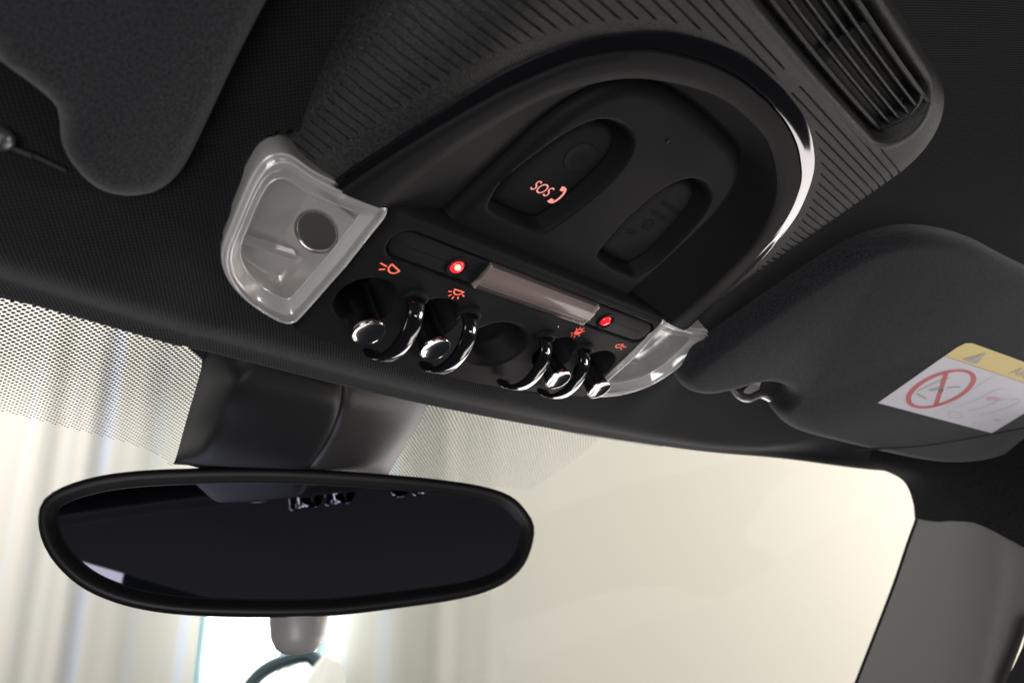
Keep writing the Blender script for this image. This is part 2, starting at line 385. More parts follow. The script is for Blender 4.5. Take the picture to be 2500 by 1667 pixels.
# ---- side pillar trim on the passenger side
pt = thing('pillar_trim', on_u(2200, 1300, 2.5), 'grey plastic pillar trim at the right edge of the windscreen', 'pillar trim')
edge = [(2108,1196),(2090,1245),(2058,1340),(2012,1460),(1970,1568),(1930,1680),(1845,1920)]
mid1 = [(2150,1186),(2140,1245),(2125,1340),(2095,1460),(2065,1568),(2040,1680),(1975,1920)]
mid2 = [(2225,1186),(2225,1250),(2220,1345),(2200,1460),(2175,1568),(2150,1680),(2095,1920)]
mid3 = [(2300,1212),(2310,1270),(2305,1350),(2285,1460),(2262,1568),(2235,1680),(2180,1920)]
far = [(2400,1255),(2395,1310),(2375,1390),(2345,1480),(2312,1568),(2280,1680),(2220,1920)]
rws = [[on_u(*q, u) for q in L] for L, u in ((edge, 2.62), (mid1, 2.54), (mid2, 2.46), (mid3, 2.44), (far, 2.52))]
rws = [catmull(np.array(q), 30) for q in rws]
cols = np.array(rws); dense = np.stack([catmull(cols[:, i], 24) for i in range(30)], 1)
top = dense[:, :1]+np.array([.03, .0, .02]); dense = np.concatenate([top, dense], 1)
V, F = grid(list(dense)); mesh('trim_panel', V, F, 'pillar', pt, smooth=60)
strip = [on_u(x-d, y, 2.66) for d in (0,) for x, y in edge]
sv = [catmull(np.array([on_u(x-d, y, 2.68-.0*d) for x, y in [(2096,1118),(2106,1148),(2110,1183)]+edge]), 50) for d in (-12, 8)]
V, F = grid(sv); mesh('rubber_seal', V, F, 'frit', pt)
ch = [catmull(np.array([on_u(x+d, y, 2.40) for x, y in ((2352,1440),(2335,1500),(2300,1568),(2268,1680),(2205,1920))]), 12) for d in (8, 30, 70)]
V, F = grid(ch); mesh('door_seal', V, F, 'cover', pt)
# corner of the headliner between visor and pillar
hc = [[on_u(x, y, u) for x, y, u in L] for L in (
    [(1985,1068,2.30),(2040,1084,2.40),(2078,1108,2.50),(2096,1150,2.56),(2101,1190,2.60)],
    [(1990,1050,2.25),(2070,1070,2.36),(2130,1100,2.44),(2155,1150,2.50),(2155,1198,2.53)],
    [(2010,1000,2.20),(2130,1030,2.30),(2210,1080,2.36),(2235,1140,2.42),(2235,1200,2.45)],
    [(2060,920,2.16),(2230,980,2.22),(2310,1060,2.30),(2330,1150,2.36),(2320,1240,2.42)],
    [(2150,850,2.14),(2330,900,2.16),(2420,1020,2.22),(2440,1160,2.3),(2430,1300,2.38)])]
cols = np.array([catmull(np.array(q), 22) for q in hc]); dense = np.stack([catmull(cols[:, i], 22) for i in range(22)], 1)
V, F = grid(list(dense)); o = mesh('headliner_corner', V, F, 'hlplain', smooth=60); setp(o, 'black headliner corner above the grey pillar trim', 'headliner', kind='structure')

# ---- showroom backdrop
def room_obj(name, V, F, m, label=None, cat=None, kind=None, org=None, parent=None, smooth=40):
    """V in room metres (right, ahead, up)"""
    if parent is None:
        org = np.array(org if org is not None else np.mean(V, 0), float)
    else: org = np.array(parent['ro'])
    me = bpy.data.meshes.new(name); me.from_pydata((np.array(V)-org).tolist(), [], [tuple(map(int, f)) for f in F])
    for p in me.polygons: p.use_smooth = True
    me.set_sharp_from_angle(angle=math.radians(smooth)); me.materials.append(MT[m])
    o = bpy.data.objects.new(name, me); COL.objects.link(o)
    if parent is not None: o.parent = parent
    else:
        o.location = room(*org); o.rotation_euler = (0, 0, math.atan2(RH.y, RH.x)); o['ro'] = org.tolist()
    return setp(o, label, cat, None, kind)
rows = [[(x, 3.6, z) for x in np.linspace(-5, 6, 12)] for z in (-2.2, 3.4)]
V, F = grid(rows); room_obj('wall', V, F, 'wall', 'plain cream showroom wall seen through the windscreen', 'wall', kind='structure')
x = np.linspace(-4.2, 4.2, 900)
amp = .13*(1-ss(-.8, .25, x))
ph = 2*np.pi*(x/.29)+1.3*np.sin(x*3.1)+.8*np.sin(x*7.3+1)
y = 3.25+amp*(.050*np.sin(ph)+.018*np.sin(2*ph+.6))
rows = [np.stack([x*(1+.006*z), y+.012*z*np.sin(x*5)*amp, np.full_like(x, z)], 1) for z in np.linspace(-1.9, 3.0, 11)]
V, F = grid(rows); room_obj('curtain', V, F, 'curtain', 'tall cream curtain with bluish light painted into its colour, filling the view behind the mirror', 'curtain', org=(0, 3.25, -1.9))

# ================================================================== OVERHEAD CONSOLE
con = thing('overhead_console', (0, .3, .12), 'black overhead console with toggle switches, SOS button and map lamps', 'overhead console')
KH = .2
def H(v): return -KH*(.47-np.asarray(v, float))
RO = [(0,-.097),(.10,-.092),(.167,-.080),(.234,-.060),(.283,-.040),(.317,-.020),(.345,0),(.381,.03),(.411,.06),(.439,.10),(.468,.15),(.488,.2),(.520,.3),(.547,.4),(.566,.472)]
RI = [(0,-.060),(.09,-.055),(.176,-.040),(.245,-.018),(.296,.004),(.340,.035),(.373,.065),(.402,.10),(.432,.15),(.458,.2),(.498,.3),(.532,.4),(.553,.472)]
AR = [(0,-.019),(.08,-.015),(.150,0),(.232,.03),(.288,.06),(.333,.10),(.374,.15),(.400,.2),(.434,.3),(.456,.4),(.466,.472)]
PL = [(0,.026),(.08,.028),(.15,.036),(.205,.055),(.245,.09),(.272,.14),(.288,.2),(.298,.3),(.306,.4),(.310,.462)]
def full(P, n=121):
    h = catmull(np.array(P), (n+1)//2); return np.vstack([h[::-1]*[-1, 1], h[1:]])
ro, ri, ar, pl = full(RO), full(RI), full(AR), full(PL)
def lift(C2, dw, fw=H): return np.stack([C2[:, 0], C2[:, 1], fw(C2[:, 1])+dw], 1)
def mix(A, B, t): return A*(1-t)+B*t

# housing: ribbed shell with the vent pocket
def rrect_u(v, hw=.652, vb=-.338, R_=.20):
    v = np.asarray(v, float); t = np.clip((vb+R_-v)/R_, 0, 1); return hw-R_+R_*np.sqrt(np.maximum(1-t*t, 0))
def out_d(u, v, hw=.652, vb=-.338, R_=.20):
    qx = np.abs(u)-(hw-R_); qy = (vb+R_)-v
    return -(np.hypot(np.maximum(qx, 0), np.maximum(qy, 0))+np.minimum(np.maximum(qx, qy), 0)-R_)
vent_c, vent_r, vent_h = -.222, .064, .337
def vent_d(u, v): return vent_r-np.hypot(np.maximum(np.abs(u)-vent_h, 0), v-vent_c-.006*np.clip(1-(u/.4)**2, 0, 1))
pitch = .0162
gv = np.arange(.452, -.175, -pitch)
vs = set(np.linspace(-.3375, .462, 170).tolist()) | set(np.linspace(-.3375, -.13, 120).tolist())
for g in gv:
    for k in (-.0019, -.0010, .0010, .0019): vs.add(g+k)
vs = np.array(sorted(vs))
def u_ring(v): return np.interp(v, [p[1] for p in RO], [p[0] for p in RO], left=0)
def u_cut(v):
    m = .45; c = np.array(RO)*(1-m)+np.array([np.interp(p[1], [q[1] for q in RI], [q[0] for q in RI], left=0) for p in RO])[:, None]*[m, 0]+np.array([[0, p[1]*m] for p in RO])
    return np.interp(v, [p[1]+.018 for p in RO], [max(p[0]-.012, 0) for p in RO], left=0)
q = np.unique(np.r_[np.linspace(0, .5, 60), np.linspace(.5, 1, 90)])
for sgn in (1, -1):
    pass
def housing_w(u, v):
    d = out_d(u, v); x = np.clip((.17-d)/.17, 0, .9995)
    w = H(v)+.135*(1-np.sqrt(1-x**2.0))
    vd = vent_d(u, v); w = w+.050*ss(-.012, .016, vd)-.006*np.exp(-((vd+.02)/.012)**2)
    g = np.abs(v-gv[np.abs(v-gv[:, None]).argmin(0)]) if np.ndim(v) == 0 else np.min(np.abs(np.asarray(v)[None, :]-gv[:, None]), 0)
    s = (np.abs(u)-u_ring(v)-.034)
    on = ss(0, .006, s)*ss(.018, .026, d)*ss(-.02, -.035, vd)*ss(-.16, -.15, v)
    return w+.0050*ss(.0019, .0010, g)*on
for_rows = {1: [], -1: []}
for v in vs:
    a, b = float(u_cut(v)), float(rrect_u(v)); u = a+(b-a)*q; vv = np.full_like(u, v); w = housing_w(u, vv)
    for s_ in (1, -1): for_rows[s_].append(np.stack([s_*u, vv, w], 1))
V, F = join(grid(for_rows[1]), grid(for_rows[-1]))
house = mesh('housing', V, F, 'housing', con, smooth=28)
# ring: gloss strip, satin bezel, scooped slope
rows = [lift(ro, .012), lift(ro, .004), lift(mix(ro, ri, .10), -.003), lift(mix(ro, ri, .3), -.003), lift(mix(ro, ri, .6), -.004), lift(mix(ro, ri, .9), -.004), lift(ri, .003)]
V, F = grid(rows); mesh('gloss_trim', V, F, 'gloss', con, smooth=50)
rows = [lift(ri, .012), lift(ri, -.004), lift(mix(ri, ar, .05), -.0085), lift(mix(ri, ar, .3), -.0100), lift(mix(ri, ar, .6), -.0098), lift(mix(ri, ar, .93), -.0080), lift(ar, -.0045)]
V, F = grid(rows); mesh('bezel', V, F, 'bezel', con, smooth=60)
def Cp(v): return .030-.15*(.47-np.asarray(v, float))
rows = []
for t in np.linspace(0, 1, 14):
    P2 = mix(ar, pl, t); w0 = H(P2[:, 1])-.0045; w1 = Cp(P2[:, 1])+.022
    rows.append(np.stack([P2[:, 0], P2[:, 1], w0+(w1-w0)*(1-(1-t)**1.25)], 1))
V, F = grid(rows); mesh('scooped_surround', V, F, 'plate', con, smooth=60)
# centre panel with two button recesses
SO = catmull(np.array([(-.262,.385),(-.243,.408),(-.165,.412),(-.105,.404),(-.082,.380),(-.064,.29),(-.066,.20),(-.093,.147),(-.139,.126),(-.190,.134),(-.222,.158),(-.250,.215),(-.274,.33)]), 70, True)
SM = SO*[-1, 1]
pu = np.linspace(-1, 1, 190); pv = np.unique(np.r_[np.linspace(.027, .06, 16), np.linspace(.06, .462, 125)])
def plhw(v): return np.interp(v, [p[1] for p in PL], [p[0] for p in PL])
PLC = catmull(np.array(PL), 80)
U = np.array([pu*np.interp(v, PLC[:, 1], PLC[:, 0]) for v in pv]); Vv = np.repeat(pv[:, None], len(pu), 1)
plp = np.vstack([pl, [[.312, .6], [-.312, .6]]])
d0 = sdf(plp, U, Vv)
Wd = Cp(Vv)+.024*(1-np.sqrt(1-np.clip(1-d0/.034, 0, .999)**2))
for P in (SO, SM):
    d = sdf(P, U, Vv); Wd = Wd+.052*ss(-.002, .025, d)**.9+.0035*np.exp(-((d+.006)/.004)**2)*0
rows = [np.stack([U[j], Vv[j], Wd[j]], 1) for j in range(len(pv))]
V, F = grid(rows); panel = mesh('centre_panel', V, F, 'plate', con, smooth=50)
mic = box((-.035, .105, float(Cp(.105))-.001), (.004, .008, .003)); mesh('microphone_slot', *mic, 'dark', panel)
def button(mirror, name):
    P = inset(SO, .024); P[:, 1] = np.where(P[:, 1] > .3, P[:, 1]+.006, P[:, 1])
    if mirror: P = P*[-1, 1]
    rows = []
    c2 = P.mean(0)
    for k, dw in ((1, .056), (1, .036), (.965, .0305), (.91, .0280), (.82, .0268), (.6, .0262), (.3, .026), (.01, .026)):
        Q = c2+(P-c2)*k; rows.append(np.stack([Q[:, 0], Q[:, 1], Cp(Q[:, 1])+dw], 1))
    V1 = grid(rows, True); rows2 = []
    if not mirror:   # shallow thumb dish near the rear end
        pass
    return mesh(name, *V1, 'plate', con, smooth=50)
sosb = button(False, 'emergency_call_button'); b2 = button(True, 'airbag_status_button')
dc = (-.148, .228); dw = float(Cp(.228))+.0262
V, F = lathe((dc[0], dc[1], dw), (0, -.15, 1), [(.0004, .0345), (-.0012, .0330), (-.0014, .0320), (-.0003, .024), (.0001, .012), (.0002, .001)]); mesh('thumb_dish', V, F, 'bezel', sosb, smooth=60)
# SOS lettering (baseline along u, top towards the rear), handset symbol
def face(x0, y0, w0): return lambda x, y: (x0+x, y0-y, float(Cp(y0-y))+w0)
ft = face(-.163, .322, .0235)
text_mesh('SOS', .036, lambda x, y: ft(x*.82, y), 'sos_lettering', 'sos', sosb, shear=.16)
fh0 = face(-.116, .318, .0235); fh = lambda x, y: fh0(x*.85, y*.85)
V, F = join(stroke([(-.006,.024),(.004,.021),(.009,.010),(.010,0),(.009,-.010),(.004,-.021),(-.006,-.024)], .0065, fh, 26),
            stroke([(-.011,.019),(-.005,.0205),(.002,.0195)], .0125, fh, 6), stroke([(-.011,-.019),(-.005,-.0205),(.002,-.0195)], .0125, fh, 6))
mesh('handset_symbol', V, F, 'sos', sosb)
fb = face(.165, .25, .0245)
for k, (tx, yy, sz) in enumerate((('PASSENGER', .030, .020), ('AIR BAG', .002, .020), ('OFF', -.066, .022))):
    text_mesh(tx, sz, lambda x, y, yy=yy: fb(x*.8+.01*(yy/.03), y+yy), 'unlit_lettering', 'engr', b2)
V, F = join(stroke([(.014*math.cos(a), -.03+.014*math.sin(a)) for a in np.linspace(0, 2*np.pi, 12, endpoint=False)], .003, fb, 24, True), stroke([(-.009, -.04), (.009, -.02)], .003, fb))
mesh('airbag_symbol', V, F, 'engr', b2)

# vent grille: frame, slats, bridges
vg = mesh('vent_grille', *box((0, vent_c, float(H(vent_c))+.046), (.7, .094, .004)), 'dark', con)
def vw(v, d=.030): return float(H(v))+d
st = [(vent_h*s, a) for s in (1, -1) for a in ()]
an = np.r_[np.linspace(-np.pi/2, np.pi/2, 20), np.linspace(np.pi/2, 3*np.pi/2, 20)]
def stadium(r_): return np.array([((vent_h if i < 20 else -vent_h)+r_*math.cos(a), vent_c+r_*math.sin(a)) for i, a in enumerate(an)])
def bow(P): P = np.array(P); P[:, 1] += .006*np.clip(1-(P[:, 0]/.4)**2, 0, 1); return P
rows = [np.stack([*bow(catmull(stadium(r_), 120, True)).T, np.zeros(120)], 1) for r_ in (.0525, .0525, .0505, .0450, .0435, .0435)]
for rr, d in zip(rows, (.050, .024, .020, .020, .023, .048)): rr[:, 2] = H(rr[:, 1])+d
V, F = grid(rows, True); mesh('grille_rim', V, F, 'housing', vg, smooth=50)
slv = [vent_c-.0275, vent_c-.0092, vent_c+.0092, vent_c+.0275]
for v0 in slv:
    L = vent_h+math.sqrt(.045**2-(v0-vent_c)**2)
    uu = np.linspace(-L, L, 30); bo = .006*np.clip(1-(uu/.4)**2, 0, 1)
    prof = [(-.0025,.024),(-.0020,.0210),(.0020,.0210),(.0025,.024),(.0025,.047),(-.0025,.047)]
    rows = [np.stack([uu, v0+bo+a, H(v0+bo)+b], 1) for a, b in prof+[prof[0]]]
    V, F = grid(rows); mesh('slat', V, F, 'housing', vg, smooth=50)
for u0 in (.06,):
    for k, v0 in enumerate([vent_c+.0365, vent_c+.0183, vent_c, vent_c-.0183, vent_c-.0365]):
        uc = u0+.006*(k-2); bo = .006*max(1-(uc/.4)**2, 0)
        V, F = box((uc, v0+bo, float(H(v0+bo))+.036), (.040, .0150, .014), .002); mesh('bridge', V, F, 'plate', vg)

# switch panel
def sp_base(v, u):
    w = np.interp(v, [.452,.456,.460,.466,.474,.49,.60,.72,.79,.84], [.055,.030,.008,-.004,-.009,-.010,-.001,.006,.016,.026])
    return w+.0*u
su = np.linspace(-1, 1, 300); sv_ = np.unique(np.r_[np.linspace(0, .08, 14), np.linspace(.08, .97, 130), np.linspace(.97, 1, 8)])
def v_front(u): return .832-.20*u**2
U = []; Vv = []
for t in sv_:
    u = su*(.443+.020*t); U.append(u); Vv.append(.452+t*(v_front(u)-.452))
U = np.array(U); Vv = np.array(Vv); Wd = sp_base(Vv, U)
Wd += .045*(ss(.985, 1.0, sv_)**1.6)[:, None]
Wd += .028*ss(.012, 0, (1-np.abs(su))*.46)[None, :]**2
sc_u, sc_v, sh_l, s_r = .012, .5245, .390, .0365
def st_d(u, v, r_=s_r): return r_-np.hypot(np.maximum(np.abs(u-sc_u)-sh_l, 0), v-sc_v-.0*u)
Wd += .016*ss(-.002, .006, st_d(U, Vv))
def el_d(u, v, cu, cv, ru, rv): return (1-np.hypot((u-cu)/ru, (v-cv)/rv))*min(ru, rv)
HOLES = [(-.368,.672,.062,.060),(-.200,.668,.060,.058),(.200,.668,.060,.058),(.368,.672,.062,.060)]
for cu, cv, ru, rv in HOLES: Wd += .075*ss(-.004, .024, el_d(U, Vv, cu, cv, ru, rv))
Wd += .050*ss(-.004, .040, el_d(U, Vv, .008, .690, .088, .074))
rows = [np.stack([U[j], Vv[j], Wd[j]], 1) for j in range(len(sv_))]
V, F = grid(rows); sp = mesh('switch_panel', V, F, 'plate', con, smooth=50)
def spw(v): return float(sp_base(v, 0))
# light strip: insert, clear bar, two red lamps
an2 = np.r_[np.linspace(-np.pi/2, np.pi/2, 16), np.linspace(np.pi/2, 3*np.pi/2, 16)]
def stad(r_, hl=sh_l): return np.array([(sc_u+(hl if i < 16 else -hl)+r_*math.cos(a), sc_v+r_*math.sin(a)) for i, a in enumerate(an2)])
rows = []
for r_, dw in ((.0315,.010),(.0315,.0005),(.0300,-.0015),(.025,-.0022),(.012,-.0028),(.0005,-.003)):
    P = stad(r_); rows.append(np.stack([P[:, 0], P[:, 1], np.interp(P[:, 1], [.48,.56], [-.010,-.004])+.004+dw], 1))
V, F = grid(rows, True); strip_o = mesh('light_strip', V, F, 'bezel', con, smooth=50)
hw = .182
def bar(r0, dz, hw_, lo):
    prof = [(-r0, lo), (-r0, -.002+dz), (-r0*.92, -.0065+dz), (-r0*.6, -.0105+dz), (0, -.0125+dz), (r0*.6, -.0105+dz), (r0*.92, -.0065+dz), (r0, -.002+dz), (r0, lo)]
    rows = [[(sc_u*.0+x, sc_v+a, -.006+b) for a, b in prof] for x in (-hw_, -hw_+.002, hw_-.002, hw_)]
    V, F = grid(rows); n = len(prof); F += [tuple(range(n)), tuple(range(len(V)-n, len(V)))]; return V, F
lens = mesh('light_bar_lens', *bar(.0335, -.002, hw, .012), 'barlens', strip_o, smooth=35)
mesh('light_bar_back', *bar(.029, .007, hw-.006, .010), 'diffuser', strip_o, smooth=35)
for s_ in (-1, 1):
    mesh('light_bar_end', *box((s_*(hw-.0015), sc_v, -.009), (.003, .062, .016), .001), 'frost', strip_o)
for k in range(3):
    mesh('light_bar_rib', *box((0, sc_v+.018+.0045*k, -.0135+.0013*k), (2*hw-.02, .0012, .002)), 'barlens', strip_o)
def led(u0, hot):
    v0 = .5285; w0 = -.0055
    ring = mesh('lamp_bezel', *lathe((u0, v0, w0), (0, 0, -1), [(-.004,.0245),(.0018,.0245),(.0030,.0225),(.0020,.0195),(-.002,.0165),(-.006,.0155)]), 'plate', strip_o, smooth=45)
    mesh('red_lamp', *lathe((u0, v0, w0+.004), (0, 0, -1), [(0,.0155),(.004,.0150),(.008,.0118),(.0105,.006),(.0112,.0005)]), 'red' if hot else 'redlow', strip_o, smooth=80)
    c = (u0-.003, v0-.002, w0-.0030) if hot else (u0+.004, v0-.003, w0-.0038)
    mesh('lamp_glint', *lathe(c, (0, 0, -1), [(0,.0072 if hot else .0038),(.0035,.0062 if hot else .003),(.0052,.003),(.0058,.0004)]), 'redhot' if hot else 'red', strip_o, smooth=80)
led(-.2445, True); led(.2525, False)
# icons printed on the panel, lit from behind
def ic(x0, y0): return lambda x, y: (x0+x, y0-y, spw(y0-y)-.0012)
def lamp_icon(x0, y0, sc, rays, m, flip=1, filled=False, th=.0034):
    fn0 = ic(x0, y0); fn = lambda x, y: fn0(flip*x*sc, y*sc)
    P = [stroke([(-.014, .006), (.014, .006)], th/sc, fn), stroke([(.0115*math.cos(a), .006+.0115*math.sin(a)) for a in np.linspace(np.pi, 2*np.pi, 9)], th/sc, fn, 18)]
    for a in rays:
        a = math.radians(a); P.append(stroke([(.0155*math.cos(a), .004+.0155*math.sin(a)), (.0235*math.cos(a), .004+.0235*math.sin(a))], th*.9/sc, fn))
    if filled:
        P.append(stroke([(.0115*math.cos(a), .006+.0115*math.sin(a)) for a in np.linspace(0, np.pi, 9)], th/sc, fn, 18))
        for k in range(4): P.append(stroke([(-.009+.001*k, .004-.0025*k), (.009-.001*k, .004-.0025*k)], .003/sc, fn))
    return mesh('backlit_symbol', *join(*P), m, sp)
lamp_icon(-.198, .585, 1.0, (-20, -55, -90, -125, -160), 'icon')
lamp_icon(.202, .588, .82, (30, 75, 115, 150, -30, -75, -115, -150), 'iconr', filled=True)
fnl = ic(-.372, .581)
def side_icon(x0, y0, sc, m, mirror):
    fn0 = ic(x0, y0); g = -1 if mirror else 1; fn = lambda x, y: fn0(g*x*sc, y*sc)
    P = [stroke([(-.004, .010), (.022, .000)], .0034/sc, fn), stroke([(-.004, .010), (-.003, -.002), (.005, -.009), (.015, -.008), (.022, 0)], .0034/sc, fn, 18),
         stroke([(-.009, .001), (-.026, .004)], .0032/sc, fn), stroke([(-.008, -.006), (-.019, -.011)], .0032/sc, fn)]
    return mesh('backlit_symbol', *join(*P), m, sp)
side_icon(-.374, .580, 1.0, 'icon', False); side_icon(.382, .584, .85, 'iconr', True)
# toggles and guard hoops
for cu, cv, ru, rv in HOLES:
    b0 = np.array((cu, .690, .055)); tip = np.array((cu, .697, -.060)); ax = tip-b0; L = np.linalg.norm(ax)
    prof = [(0,.031),(L*.25,.0300),(L*.5,.0292),(L*.7,.0294),(L*.84,.0305),(L*.92,.0328),(L*.96,.0336),(L*.99,.0332),(L*1.003,.0320),(L*1.004,.0310),(L*.997,.0302),(L*.982,.024),(L*.966,.015),(L*.958,.007),(L*.956,.0004)]
    tg = mesh('toggle_switch', *lathe(b0, ax, prof, 36), 'chrome', sp, smooth=40)
def hoop(u0):
    a = np.linspace(-.06, np.pi+.06, 40); vc, rv, rw = .712, .080, .058
    hw_, th = .0190, .0052
    pr = [(-hw_, -th+.002), (-hw_+.002, -th), (hw_-.002, -th), (hw_, -th+.002), (hw_, th-.002), (hw_-.003, th), (-hw_+.003, th), (-hw_, th-.002)]
    rows = []
    for k in a:
        c = np.array([u0, vc-rv*math.cos(k), .006-rw*math.sin(k)]); nn = np.array([0, -math.cos(k)/rv, -math.sin(k)/rw]); nn /= np.linalg.norm(nn)
        tw = 1+.25*math.exp(-(k/.35)**2)
        rows.append([c+np.array([x*tw, 0, 0])+nn*z for x, z in pr])
    V, F = grid(rows, True)
    return mesh('switch_guard', V, F, 'guard', sp, smooth=50)
for u0 in (-.2755, -.125, .125, .2755):
    g = hoop(u0)
    for s_ in (1,):
        mesh('guard_socket', *lathe((u0, .634, spw(.634)+.002), (0, .35, -1), [(-.004,.0305),(.003,.0300),(.0055,.0280),(.0065,.0235),(.004,.018)]), 'plate', sp, smooth=45)
    mesh('guard_rivet', *lathe((u0-.004, .646, -.0350), (0, -.8, -.6), [(0,.0036),(.002,.0032),(.003,.001),(.0031,.0002)], 12), 'chrome', sp, smooth=60)
mesh('locating_pip', *lathe((.128, .587, spw(.587)), (0, 0, -1), [(0,.003),(.0015,.0025),(.002,.0004)], 12), 'chrome', sp)

# map lamps
LO = np.array([(-.450,.474),(-.453,.53),(-.457,.60),(-.461,.70),(-.464,.755),(-.470,.775),(-.495,.777),(-.56,.755),(-.613,.722),(-.650,.682),(-.668,.640),(-.679,.575),(-.687,.508),(-.682,.470),(-.657,.452),(-.60,.462),(-.52,.466),(-.462,.466)])
for mir in (1, -1):
    C2 = catmull(LO, 110, True)*[mir, 1]
    def row(d, w, C2=C2):
        c2 = np.array([-.567*mir, .612]); Q = c2+(C2-c2)*(1-d/.105); return np.stack([Q[:, 0], Q[:, 1], np.full(len(Q), 0.)+w+np.interp(Q[:, 1], [.45,.6,.78], [.0,-.002,.016])], 1)
    rows = [row(0, .085), row(0, .010), row(.0015, .003), row(.004, -.002), row(.008, -.0045), row(.012, -.004), row(.015, .000), row(.022, .009), row(.029, .017), row(.030, .018)]
    lab = 'milky rim lens of the map lamp beside the %s' % ('chrome toggle on the left' if mir == 1 else 'chrome toggle on the right')
    ml = mesh('map_lamp_lens', *grid(rows, True), 'frost', con, smooth=60); ml['label'] = lab
    v1, f1 = triangulate(row(.030, .018)); mesh('lens_pane', v1, f1, 'pane', ml)
    rows = [row(.006, .014), row(.010, .040), row(.015, .075), row(.022, .093), row(.030, .098)]
    v2, f2 = triangulate(row(.030, .098)); mesh('reflector_bowl', *join(grid(rows, True), (v2, f2)), 'reflector', ml, smooth=40)
    bc = np.array((-.500*mir, .600, .070)); axd = np.array((.62*mir, -.1, .78)); axd /= np.linalg.norm(axd)
    ta = np.cross(axd, (0, 1, 0)); ta /= np.linalg.norm(ta); tb = np.cross(axd, ta)
    PQ = [bc+ta*x_*.060+tb*y_*.066+axd*.003 for x_, y_ in ((-1, -1), (1, -1), (1, 1), (-1, 1))]
    mesh('reflector_panel', PQ+[p_+axd*.006 for p_ in PQ], [(0, 1, 2, 3), (4, 7, 6, 5), (0, 4, 5, 1), (1, 5, 6, 2), (2, 6, 7, 3), (3, 7, 4, 0)], 'reflector', ml)
    V, F = lathe(bc, axd, [(.003, .0435), (-.0012, .0420), (-.0016, .0395), (.0005, .0365), (.0022, .0355)], 40)
    mesh('bulb_socket', V, F, 'chrome', ml, smooth=45)
    for dd, ww, rr_ in ((.0045, -.0052, .0022), (.0005, .0060, .0024), (.0290, .0165, .0016)):
        E_ = row(dd, ww); E_ = np.vstack([E_, E_[:1]]); mesh('lens_edge', *tube(E_, rr_, 6, False), 'edge', ml, smooth=80)
    mesh('bulb_opening', *fan(lathe(bc, axd, [(.0018, .036)], 40)[0]), 'bulb', ml)
    mesh('reflector_ridge', *box((-.565*mir, .66, .070), (.11, .010, .022), .003), 'reflector', ml)

# ================================================================== SUN VISORS
def pillow(name, outline, wfn, th, m, parent, n=180, rows_d=(0, .0006, .004, .012, .026, .05), closedback=True):
    C2 = catmull(np.array(outline), n, True); rows = []
    D_ = rows_d[-1]
    for d in rows_d:
        Q = inset(C2, d); x = min(d/D_, 1); h = th*math.sqrt(max(1-(1-x)**2, 0))
        rows.append(np.stack([Q[:, 0], Q[:, 1], wfn(Q[:, 0], Q[:, 1])-h], 1))
    back = rows[0]+[0, 0, th*.6]
    v, f = triangulate(rows[-1][:, :3]); vb, fb_ = triangulate(back)
    return mesh(name, *join(grid([back]+rows, True), (v, f), (vb, fb_)), m, parent, smooth=70)
VA, VB_, VC = .0125, -.2, .15
vr = thing('sun_visor', (1.4, .2, -.2), 'black cloth sun visor with yellow and white warning label', 'sun visor', 'sun visors against the headliner')
ORV = [(.668,.545),(.690,.607),(.757,.637),(.830,.620),(.885,.570),(.945,.492),(1.030,.470),(1.090,.482),(1.110,.515),(1.120,.552),(1.180,.582),(1.30,.593),(1.50,.563),(1.945,.475),(2.179,.395),(2.30,.285),(2.34,.10),(2.28,-.36),(2.15,-.385),(1.6,-.285),(1.197,-.203),(.983,-.162),(.831,-.107),(.742,-.042),(.690,.061),(.672,.248),(.665,.463)]
vrp = pillow('visor_pad', ORV, lambda u, v: VA+VB_*u+VC*v+.028, .040, 'visor', vr, n=260, rows_d=(0,.0006,.004,.012,.024,.038))
def vis(u, v, off=0): return np.array((u, v, VA+VB_*u+VC*v-.0125-off))
sm = [vis(*p, .0) for p in catmull(np.array([(1.60,.548),(1.85,.40),(2.05,.22),(2.25,.02)]), 30)]
mesh('vanity_cover_seam', *tube(sm, .0035, 6), 'dark', vr)
# label: local axes a (along the label) and b (towards the rear)
LB = np.array([1.385, .352]); LAx = np.array([.650, -.132]); LBx = np.array([-.045, -.318])
def lb(off): return lambda a, b: vis(*(LB+LAx*a+LBx*b), off)
def quadm(a0, b0, a1, b1, off, r_=0):
    f = lb(off)
    P = [(a0,b0),(a1,b0),(a1,b1),(a0+.05*r_,b1),(a0+.012*r_,b1-.025*r_),(a0,b1-.1*r_)] if r_ else [(a0,b0),(a1,b0),(a1,b1),(a0,b1)]
    return np.array([f(*p) for p in P]), [tuple(range(len(P)))]
lbl = mesh('warning_label', *quadm(0, 0, 1, .77, .002), 'lwhite', vr)
mesh('yellow_band', *quadm(.0, .772, 1, 1.0, .002, 1), 'lyellow', lbl)
mesh('band_rule', *quadm(0, .765, 1, .775, .0024), 'lgrey', lbl)
f = lb(.003)
AS = .33/.66
mesh('prohibition_ring', *join(stroke([(.245+.165*math.cos(t), .385+.30*math.sin(t)) for t in np.linspace(0, 2*np.pi, 24, endpoint=False)], .036, f, 64, True), stroke([(.135, .60), (.355, .17)], .032, f)), 'lred', lbl)
mesh('child_seat_symbol', *join(stroke([(.125,.28),(.17,.50),(.20,.55)], .010, f, 10), stroke([(.14,.25),(.24,.22)], .02, f), stroke([(.19,.33),(.23,.40),(.26,.36)], .035, f, 8), stroke([(.27,.42),(.31,.47),(.34,.48)], .018, f, 8)), 'lgrey', lbl)
mesh('divider', *stroke([(.43, 0), (.43, .76)], .003, f), 'lfaint', lbl)
